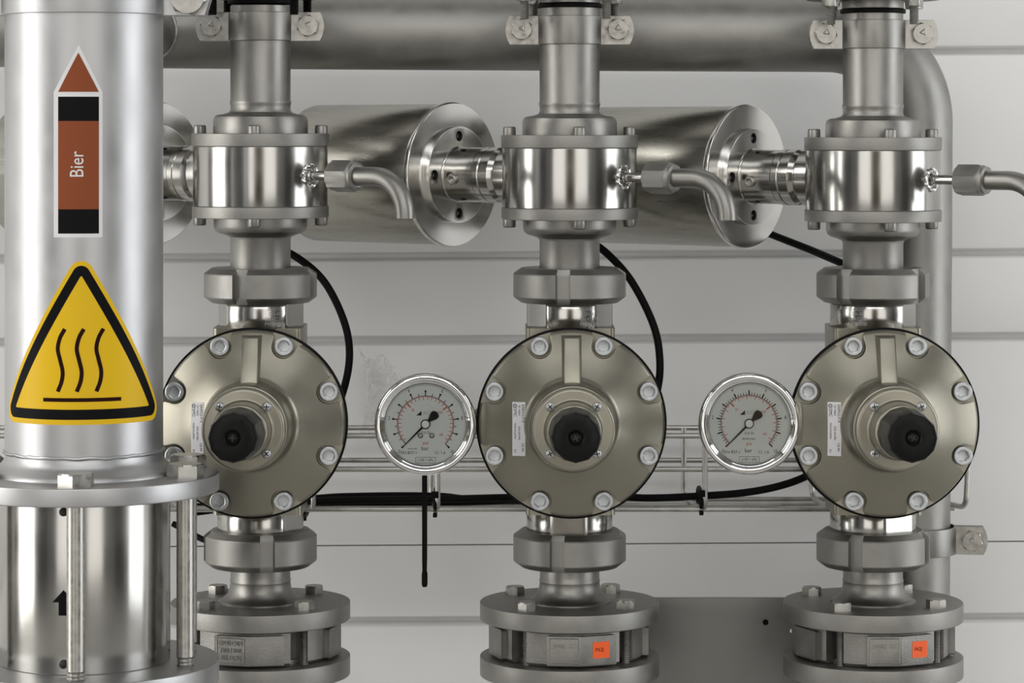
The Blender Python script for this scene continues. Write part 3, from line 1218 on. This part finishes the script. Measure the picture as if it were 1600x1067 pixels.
for i, (gx, gy, lab) in enumerate(((665, 662, 'chrome-rimmed pressure gauge with two screws on its dial, above the hanging black strap'), (1170, 661, 'chrome-rimmed pressure gauge with bold tick marks, beside the wire tray uprights'))):
    t = thing('pressure_gauge', lab, 'gauge', (G(gx, GY), GY, V(gy, GY)), 0, 'pressure gauges')
    FR = dict(rot=(PI / 2, 0, 0))
    part('case', 'mirror', t, lambda bm: lathe(bm, rp([(0, -46), (66, -46), (72, -40), (72, 4), (0, 4)], 3), 96), 'gcase', **FR)

    def f_bezel(bm):
        pr = [(60.5, 5), (72, 0), (76.5, 0), (77.2, 4), (77, 11), (75.5, 15.5), (73, 17.8), (70, 18.2), (67, 17), (65.5, 14.6), (64, 14), (62, 12.5), (60.5, 9)]
        lathe(bm, pr, 128, close=True)
    part('bezel', 'chrome', t, f_bezel, 'gbezel', **FR)
    dl = part('dial', 'dial', t, lambda bm: lathe(bm, [(0, 4), (61.5, 4), (61.5, 4.6), (0, 4.6)], 96), 'gdial', **FR)
    Z = dict(loc=(0, 0, 4.75))
    part('bar_scale', 'ink', dl, lambda bm, i=i: gauge_black(bm, i), **Z)
    part('psi_scale', 'red', dl, lambda bm, i=i: gauge_red(bm, i), **Z)
    part('emblem', 'grey_ink', dl, lambda bm: text(bm, 'ACI', 8.5, T(2.5, 16.3, 0)), 'emblem', **Z)
    if i == 0:
        for s in (-1, 1):
            part('dial_screw', 'dull', dl, lambda bm: pan_head(bm, 4.2, 2), 'dialscrew', loc=(s * 8.7 + 1, -17.5, 4.8))

    def f_needle(bm):
        prism(bm, [(-49, -.5), (-5, -1.6), (8, -2.2), (18, -6.5), (23, -6), (25.5, 0), (23, 6), (18, 6.5), (8, 2.2), (-5, 1.6), (-49, .5)], 7, 8, RZ(math.radians(45)))
    part('needle', 'ink', t, f_needle, 'gneedle', **FR)
    part('needle_hub', 'label', t, lambda bm: lathe(bm, rp([(0, 5), (5.8, 5), (5.8, 9.5), (0, 9.5)], .8), 32), 'ghub', **FR)
    part('hub_washer', 'ink', t, lambda bm: lathe(bm, [(0, 6.5), (7.2, 6.5), (7.2, 8.4), (0, 8.4)], 32), 'gwash', **FR)
    part('glass', 'glass', t, lambda bm: lathe(bm, [(0, 12), (63.2, 12), (63.2, 13), (0, 13)], 64), 'gglass', **FR)
    part('connector', 'dull', t, lambda bm: lathe(bm, [(0, 60), (13, 60), (13, 74), (20, 75, 6), (20, 92, 6), (14, 94), (14, 112), (0, 112)], 36, T(0, 26, 0) @ ALONGX), 'gconn')

# ================================================================= hazard-sign pipe and its flanges
YP = -430
SP = 1 + YP / DC
PXA = G(131.5, YP)
pv = lambda py: (HV - py) * SP                      # height of a photo row at the pipe axis, above camera level


def f_pillar(bm):
    lathe(bm, [(0, 300), (111, 300), (111, pv(706)), (0, pv(706))], 128)


t = thing('vertical_pipe', 'thick satin steel pipe carrying the yellow hazard triangle', 'pipe', (PXA, YP, HV))
part('pipe', 'pillar', t, f_pillar)


def f_pweld(bm):
    n = 160
    pts = [(111 * math.cos(2 * PI * k / n), 111 * math.sin(2 * PI * k / n), pv(703) + 1.6 * noise.noise((k * .21, 0, 3)) ) for k in range(n)]
    tube(bm, pts, [2.6 + .9 * noise.noise((k * .5, 2, 0)) for k in range(n)], 8, closed=True)


part('weld_bead', 'pillar', t, f_pweld)
# clamp at its head
t = thing('large_pipe_clamp', 'wide strap clamp with ear at the top of the hazard-sign pipe', 'pipe clamp', (PXA, YP, HV))
part('strap', 'pillar', t, lambda bm: lathe(bm, rp([(111, pv(24)), (115.5, pv(24)), (115.5, pv(-60)), (111, pv(-60))], 1), 128, close=True))
for s in (-1, 1):
    def f_ear(bm, s=s):
        zz0, zz1 = pv(25), pv(-60)
        pts = [(s * 108, zz0), (s * 172, zz0), (s * 180, (zz0 * 2 + zz1) / 3), (s * 180, (zz0 + zz1 * 2) / 3), (s * 172, zz1), (s * 108, zz1)]
        prism(bm, pts if s > 0 else pts[::-1], 6, 16, FRONT, 1)
        prism(bm, pts if s > 0 else pts[::-1], -16, -6, FRONT, 1)
    part('ear', 'pillar', t, f_ear)
    b = part('bolt', 'bolt', t, lambda bm: (hexhead(bm, 27, 0, 15, FRONT), lathe(bm, [(0, -45), (11, -45), (11, 0), (0, 0)], 16, FRONT))[0], 'bigbolt', loc=(s * 149, -16, pv(-4)), rot=(0, .2, 0))

    def f_mk(bm):
        b2 = bmesh.new()
        marking(b2, 22)
        merge(bm, b2, FRONT @ T(0, 0, 15.1))
    part('marking', 'bolt', b, f_mk, 'bigmark')

# upper flange of the pipe
t = thing('large_flange', 'wide round flange with hexagon bolts under the hazard-sign pipe', 'flange', (PXA, YP, HV))


def f_pneck(bm):
    lathe(bm, [(0, pv(706)), (110.5, pv(706)), (111.5, pv(715)), (117, pv(722)), (125, pv(730)), (129, pv(734)), (130, pv(738)), (0, pv(738))], 128)


part('neck', 'pillar', t, f_pneck)
part('disc', 'pillar', t, lambda bm: disc(bm, 190, pv(766), pv(738), segs=160, c=2))
ROD = (4.3, 73, 116, -64, -107, -175)
for k, a in enumerate(ROD):
    q = math.radians(a)
    px, py_ = 155 * math.sin(q), -155 * math.cos(q)
    b = part('bolt', 'bolt', t, lambda bm: hexhead(bm, 26, 0, 18), 'pbolt', ang=28, loc=(px, py_, pv(738)), rot=(0, 0, (0.5, .25, .1, 0, 0, 0)[k]))

    def f_rod(bm):
        z0 = pv(766) - pv(738)
        zt = pv(1016) - pv(738)
        z1 = pv(1075) - pv(738)
        lathe(bm, [(0, z0 + 2), (12.6, z0 + 2), (12.6, zt), (0, zt)], 24)
        thread(bm, 12.3, z1, zt, pitch=5, segs=24)
    part('rod', 'bolt', b, f_rod, 'prod')
# polished valve cylinder
t = thing('valve_cylinder', 'polished steel cylinder with black arrow between the big flanges', 'valve', (PXA, YP, HV))
RC = 121
part('cylinder', 'polish', t, lambda bm: lathe(bm, rp([(0, pv(1030)), (RC, pv(1030)), (RC, pv(766)), (0, pv(766))], 1.5), 160))


def f_parrow(bm):
    # px coordinates of the arrow, around the axis
    pts = [(-18, 0), (18, 0), (18, 1)]
    flat(bm, [(-7, -20), (7, -20), (7, -2), (-7, -2)])
    flat(bm, [(16, -2), (0, 15), (-16, -2)])
    slice_x(bm, -14, 16, 4)
    wrap(bm, RC, -.085, .3, pv(937) + 18)


part('flow_arrow', 'vblack', t, f_parrow)
for pz in (800, 1031):
    X = RZ(-.085) @ T(0, -RC, pv(pz - 18)) @ FRONT
    part('stop_screw', 'dark_hole', t, lambda bm, X=X: lathe(bm, [(0, -1), (6, -1), (6, 2), (4, 3.5), (0, 4)], 20, X))
t = thing('large_bottom_flange', 'wide lower flange under the polished arrow cylinder', 'flange', (PXA, YP, HV))
part('disc', 'pillar', t, lambda bm: disc(bm, 190, pv(1066), pv(1030), segs=160, c=2))
part('pipe', 'pillar', t, lambda bm: lathe(bm, [(0, pv(1066)), (130, pv(1066)), (111, pv(1110)), (111, FLOORZ), (0, FLOORZ)], 64))

# ---- pipe marker (brown arrow label)
RS = 111
SF = 1 + (YP - RS) / DC                              # scale at the front skin of the pipe


def sx(px):
    """width along the skin of the pipe at a photo column"""
    x = 0.0
    for _ in range(60):
        y = YP - math.sqrt(max(0, RS * RS - x * x))
        x = .5 * x + .5 * max(-RS * .985, min(RS * .985, (px - 800) * (1 + y / DC) - PXA))
    return RS * math.asin(x / RS)


def skin(name, m, parent, polys, off, extra=None):
    def f(bm):
        for pl in polys:
            flat(bm, [(sx(p[0]), (HV - p[1]) * SF) for p in pl])
        if extra:
            extra(bm)
        slice_x(bm, -126, 126, 6)
        wrap(bm, RS, 0, off)
    return part(name, m, parent, f)


t = thing('pipe_marker', 'upright brown and black arrow label reading Bier', 'sign', (PXA, YP, HV))
skin('backing', 'white', t, [[(84, 371), (160, 371), (160, 144), (123, 70), (84, 144)]], .25)
skin('arrow_head', 'brown', t, [[(91, 143.5), (154.5, 143.5), (122.5, 82)]], .45)
skin('arrow_body', 'brown', t, [[(91, 327), (154.5, 327), (154.5, 189), (91, 189)]], .45)
skin('band', 'vblack', t, [[(91, 189), (154.5, 189), (154.5, 151), (91, 151)]], .45)
skin('band', 'vblack', t, [[(91, 365), (154.5, 365), (154.5, 327), (91, 327)]], .45)
skin('lettering', 'white', t, [], .65, lambda bm: text(bm, 'Bier', 27, T(sx(121), (HV - 257) * SF, 0) @ RZ(PI / 2), sx=.82))

# ---- hazard triangle
t = thing('warning_sign', 'yellow triangular hot surface warning sign with wavy lines', 'sign', (PXA, YP, HV))


def rtri(xc, yt, yb, hw, rad, n=8):
    """rounded triangle, apex up"""
    P = [Vector((xc, yt)), Vector((xc + hw, yb)), Vector((xc - hw, yb))]
    out = []
    for k in range(3):
        p, a, b = P[k], P[k - 1], P[(k + 1) % 3]
        da, db = (a - p).normalized(), (b - p).normalized()
        half = da.angle(db) / 2
        d = rad / math.tan(half)
        cen = p + (da + db).normalized() * rad / math.sin(half)
        s = p + da * d - cen
        e = p + db * d - cen
        tot = s.angle(e)
        sg = 1 if s.x * e.y - s.y * e.x > 0 else -1
        for j in range(n + 1):
            q = tot * j / n * sg
            out.append((cen.x + s.x * math.cos(q) - s.y * math.sin(q), cen.y + s.x * math.sin(q) + s.y * math.cos(q)))
    return out


hz = lambda py: (HV - py) * SF
xc = sx(127)
hw_ = (sx(243) - sx(19)) / 2


def tri_part(name, m, off, *a):
    def f(bm):
        flat(bm, rtri(*a))
        slice_x(bm, -140, 140, 6)
        wrap(bm, RS, 0, off)
    return part(name, m, t, f)


tri_part('backing', 'yellow', .25, xc, hz(389), hz(664), hw_ + 20, 17)
tri_part('border', 'vblack', .45, xc, hz(402), hz(656), hw_ + 10, 12)
tri_part('field', 'yellow', .65, xc, hz(430), hz(640), hw_ - 15, 1.5)


def f_ribbon(bm, pts, w):
    P = smoothpath([(p[0], p[1], 0) for p in pts], 6) if len(pts) > 2 else [Vector((p[0], p[1], 0)) for p in pts]
    L, R_ = [], []
    for k in range(len(P)):
        d = (P[min(k + 1, len(P) - 1)] - P[max(0, k - 1)]).normalized()
        n = Vector((-d.y, d.x, 0)) * w / 2
        L.append(bm.verts.new(P[k] + n))
        R_.append(bm.verts.new(P[k] - n))
    for k in range(len(P) - 1):
        bm.faces.new((L[k], L[k + 1], R_[k + 1], R_[k]))


for k, wx in enumerate((0, 29.5, 60)):
    def f_wave(bm, wx=wx):
        f_ribbon(bm, [(sx(101.5 + wx), hz(514)), (sx(94 + wx), hz(528)), (sx(90.5 + wx), hz(545)), (sx(94 + wx), hz(562)), (sx(98 + wx), hz(580)), (sx(96.5 + wx), hz(596)), (sx(90.5 + wx), hz(612))], 5.6)
        wrap(bm, RS, 0, .85)
    part('heat_wave', 'wave', t, f_wave)


def f_base(bm):
    flat(bm, [(sx(68), hz(628)), (sx(189), hz(628)), (sx(189), hz(622)), (sx(68), hz(622))])
    slice_x(bm, -80, 80, 6)
    wrap(bm, RS, 0, .85)


part('base_line', 'wave', t, f_base)

# ================================================================= wire tray with cables
YA, YBk = 245, 372
t = thing('wire_tray', 'galvanised wire cable tray running behind the gauges', 'cable tray', (0, 0, HV))
tz = (-507, -562, -628)
XA, XB = G(-220, YA), G(1476, YA)
for z in tz:
    for y in (YA, YBk):
        part('long_wire', 'wire', t, lambda bm, y=y, z=z: tube(bm, [(XA, y, z), (XB, y, z)], 4.6, 12))
for y in (287, 330):
    part('long_wire', 'wire', t, lambda bm, y=y: tube(bm, [(XA, y, -632), (G(1497, YA), y, -632)], 4.2, 12))
for pb, pf in ((-130, -105), (60, 80), (264, 285), (470, 490), (674, 684), (868, 895), (1068, 1101), (1268, 1303)):
    def f_u(bm, pb=pb, pf=pf):
        pts = fillet([(G(pb, YBk), YBk - 6, tz[0]), (G(pb, YBk), YBk - 6, tz[2] + 3), (G(pf, YA), YA - 7, tz[2] - 3), (G(pf, YA), YA - 7, tz[0] - 6)], 22)
        tube(bm, pts, 4.6, 12)
    part('cross_wire', 'wire', t, f_u)
part('cross_wire', 'wire', t, lambda bm: tube(bm, fillet([(G(1462, YA), YBk - 6, tz[0]), (G(1462, YA), YBk - 6, tz[2] + 3), (G(1508, YA), YA - 7, tz[2] + 3), (G(1511, YA), YA - 7, tz[1] + 4)], 20), 4.6, 12))
for px in (90, 790, 1440):
    part('bracket', 'wire', t, lambda bm, px=px: box(bm, px - 800 - 10, px - 800 + 10, YBk - 2, YW + 5, -598, -590))

cab = lambda px, py, Y: (G(px, Y), Y, HV - V(py, Y))


def cable(label, pts, r=6.2, group=None):
    single('cable', 'rubber', label, 'cable', lambda bm: tube(bm, smoothpath([cab(*p) for p in pts], 10), r, 14), group=group)


cable('black cable curving down beside the union on the column beside the hazard-sign pipe', [(385, 372, 150), (420, 383, 150), (462, 401, 145), (505, 438, 135), (535, 495, 125), (546, 548, 115), (538, 605, 105), (510, 680, 110)])
cable('black cable curving down beside the union on the middle column', [(880, 350, 150), (910, 370, 150), (946, 394, 145), (985, 437, 135), (1018, 500, 125), (1030, 550, 115), (1028, 605, 105), (1005, 680, 110)])
cable('black cable sloping from under a drum end to the rightmost column', [(1120, 330, 345), (1170, 352, 300), (1217, 371, 245), (1268, 391, 190), (1315, 411, 120), (1352, 425, 90)])
cable('black cable lying along the tray and rising to the rightmost regulator', [(300, 796, 300), (480, 784, 290), (570, 781, 285), (680, 780, 280), (800, 777, 285), (930, 774, 290), (1010, 778, 285), (1092, 775, 280), (1160, 770, 262), (1215, 760, 245), (1260, 744, 225), (1310, 715, 190)])
cable('lower black cable lying in the tray, ending behind the middle regulator', [(300, 792, 320), (480, 790, 318), (560, 787, 315), (680, 786, 310), (740, 784, 318), (800, 781, 325), (890, 771, 325), (930, 757, 320)])
cable('upper black cable lying in the tray behind the lower gauge rim', [(300, 802, 345), (480, 779, 345), (570, 774, 340), (680, 774, 338), (740, 779, 345), (820, 776, 345), (930, 780, 340)], 5.0)
cable('short black cable end behind the polished arrow cylinder', [(270, 818, 200), (300, 834, 190), (318, 843, 180), (345, 852, 170)], 5.0)


def tie(label, px, py, Y, ry, rz_):
    def f(bm):
        n = 24
        tube(bm, [(0, ry * math.cos(2 * PI * k / n), rz_ * math.sin(2 * PI * k / n)) for k in range(n)], 3.2, 8, closed=True)
        box(bm, -6, 6, -ry - 6, -ry + 3, -5, 6, T(0, 0, rz_ * .8), 1.5)
        box(bm, -3.5, 3.5, -ry - 1, -ry + 8, -rz_ - 3, -rz_ + 4, I4, 1)
    single('cable_tie', 'rubber', label, 'cable tie', f, (G(px, Y), Y, V(py, Y)), group='black cable ties on the tray')


tie('black cable tie on the tray below the gauge above the hanging strap', 681, 781, 290, 54, 19)
tie('black cable tie on the tray below the gauge with bold ticks', 1093, 779, 285, 50, 18)
tie('black cable tie on the tray at the edge of the leftmost regulator', 479, 789, 300, 55, 16)


def f_strap(bm):
    Y = 205
    x0 = G(663.5, Y)
    z = lambda py: HV - V(py, Y)
    pts = [(735, 4.3), (800, 4.2), (872, 4.2), (879, 2.4), (882, 1.2), (892, 1.2), (893, 4.0), (897, 4.8), (913, 4.8), (917, 3.2)]
    L = [(x0 - w, z(p)) for p, w in pts] + [(x0 + w, z(p)) for p, w in pts[::-1]]
    prism(bm, L, -Y - 2.5, -Y + 2.5, FRONT, .5)


single('hanging_strap', 'rubber', 'thin black strap end hanging below the left gauge', 'strap', f_strap)

# ================================================================= sheet metal bracket
YS = 165


def f_sheet(bm):
    a = bmesh.new()
    x0, x1 = G(930, YS), G(1340, YS)
    box(a, x0, x1, YS, YS + 7, -1100, HV - V(934, YS), I4, 1)
    c = bmesh.new()
    for px, py, r in ((1238, 986, 4.2), (1196, 972, 4.2), (1090, 1100, 6)):
        lathe(c, [(0, -40), (r, -40), (r, 40), (0, 40)], 20, T(G(px, YS), YS, HV - V(py, YS)) @ FRONT)
    return boolean(a, c)


sh = thing('bracket_plate', 'grey sheet metal plate between the two column feet', 'plate', (0, 0, HV))
part('sheet', 'plate', sh, f_sheet)
part('rivet', 'rubber', sh, lambda bm: lathe(bm, [(0, -3), (4.5, -3), (4.5, 2), (2.5, 4), (0, 4)], 18, T(G(1196, YS), YS, HV - V(972, YS)) @ FRONT))
part('post', 'plate', sh, lambda bm: box(bm, G(1120, YS) - 25, G(1120, YS) + 25, YS + 8, YS + 50, FLOORZ, -1000))

# ================================================================= clear film bag
def f_film(bm):
    nx, ny = 44, 48
    rnd = random.Random(5)
    grid = []
    YF_ = 415
    for j in range(ny + 1):
        row = []
        for k in range(nx + 1):
            u, v = k / nx, j / ny
            # the bag widens downwards and leans to the right
            px = 560 + 105 * u * (.35 + .65 * v) + 14 * math.sin(v * 3)
            py = 542 + 138 * v + 10 * math.sin(u * 4) - 22 * u * (1 - v) + 40 * u * (1 - v)
            q = Vector((px * .05, py * .05, 0))
            d = 12 * noise.noise(q * .7) + 9 * abs(noise.noise(q * 1.6 + Vector((3, 1, 0)))) + 3 * abs(noise.noise(q * 2.6))
            Y = YF_ + d * 1.6
            row.append(bm.verts.new((G(px, Y), Y, HV - V(py, Y))))
        grid.append(row)
    for j in range(ny):
        for k in range(nx):
            bm.faces.new((grid[j][k], grid[j][k + 1], grid[j + 1][k + 1], grid[j + 1][k]))


single('film_bag', 'film', 'crumpled clear plastic film bag behind the left gauge', 'plastic bag', f_film, ang=25)
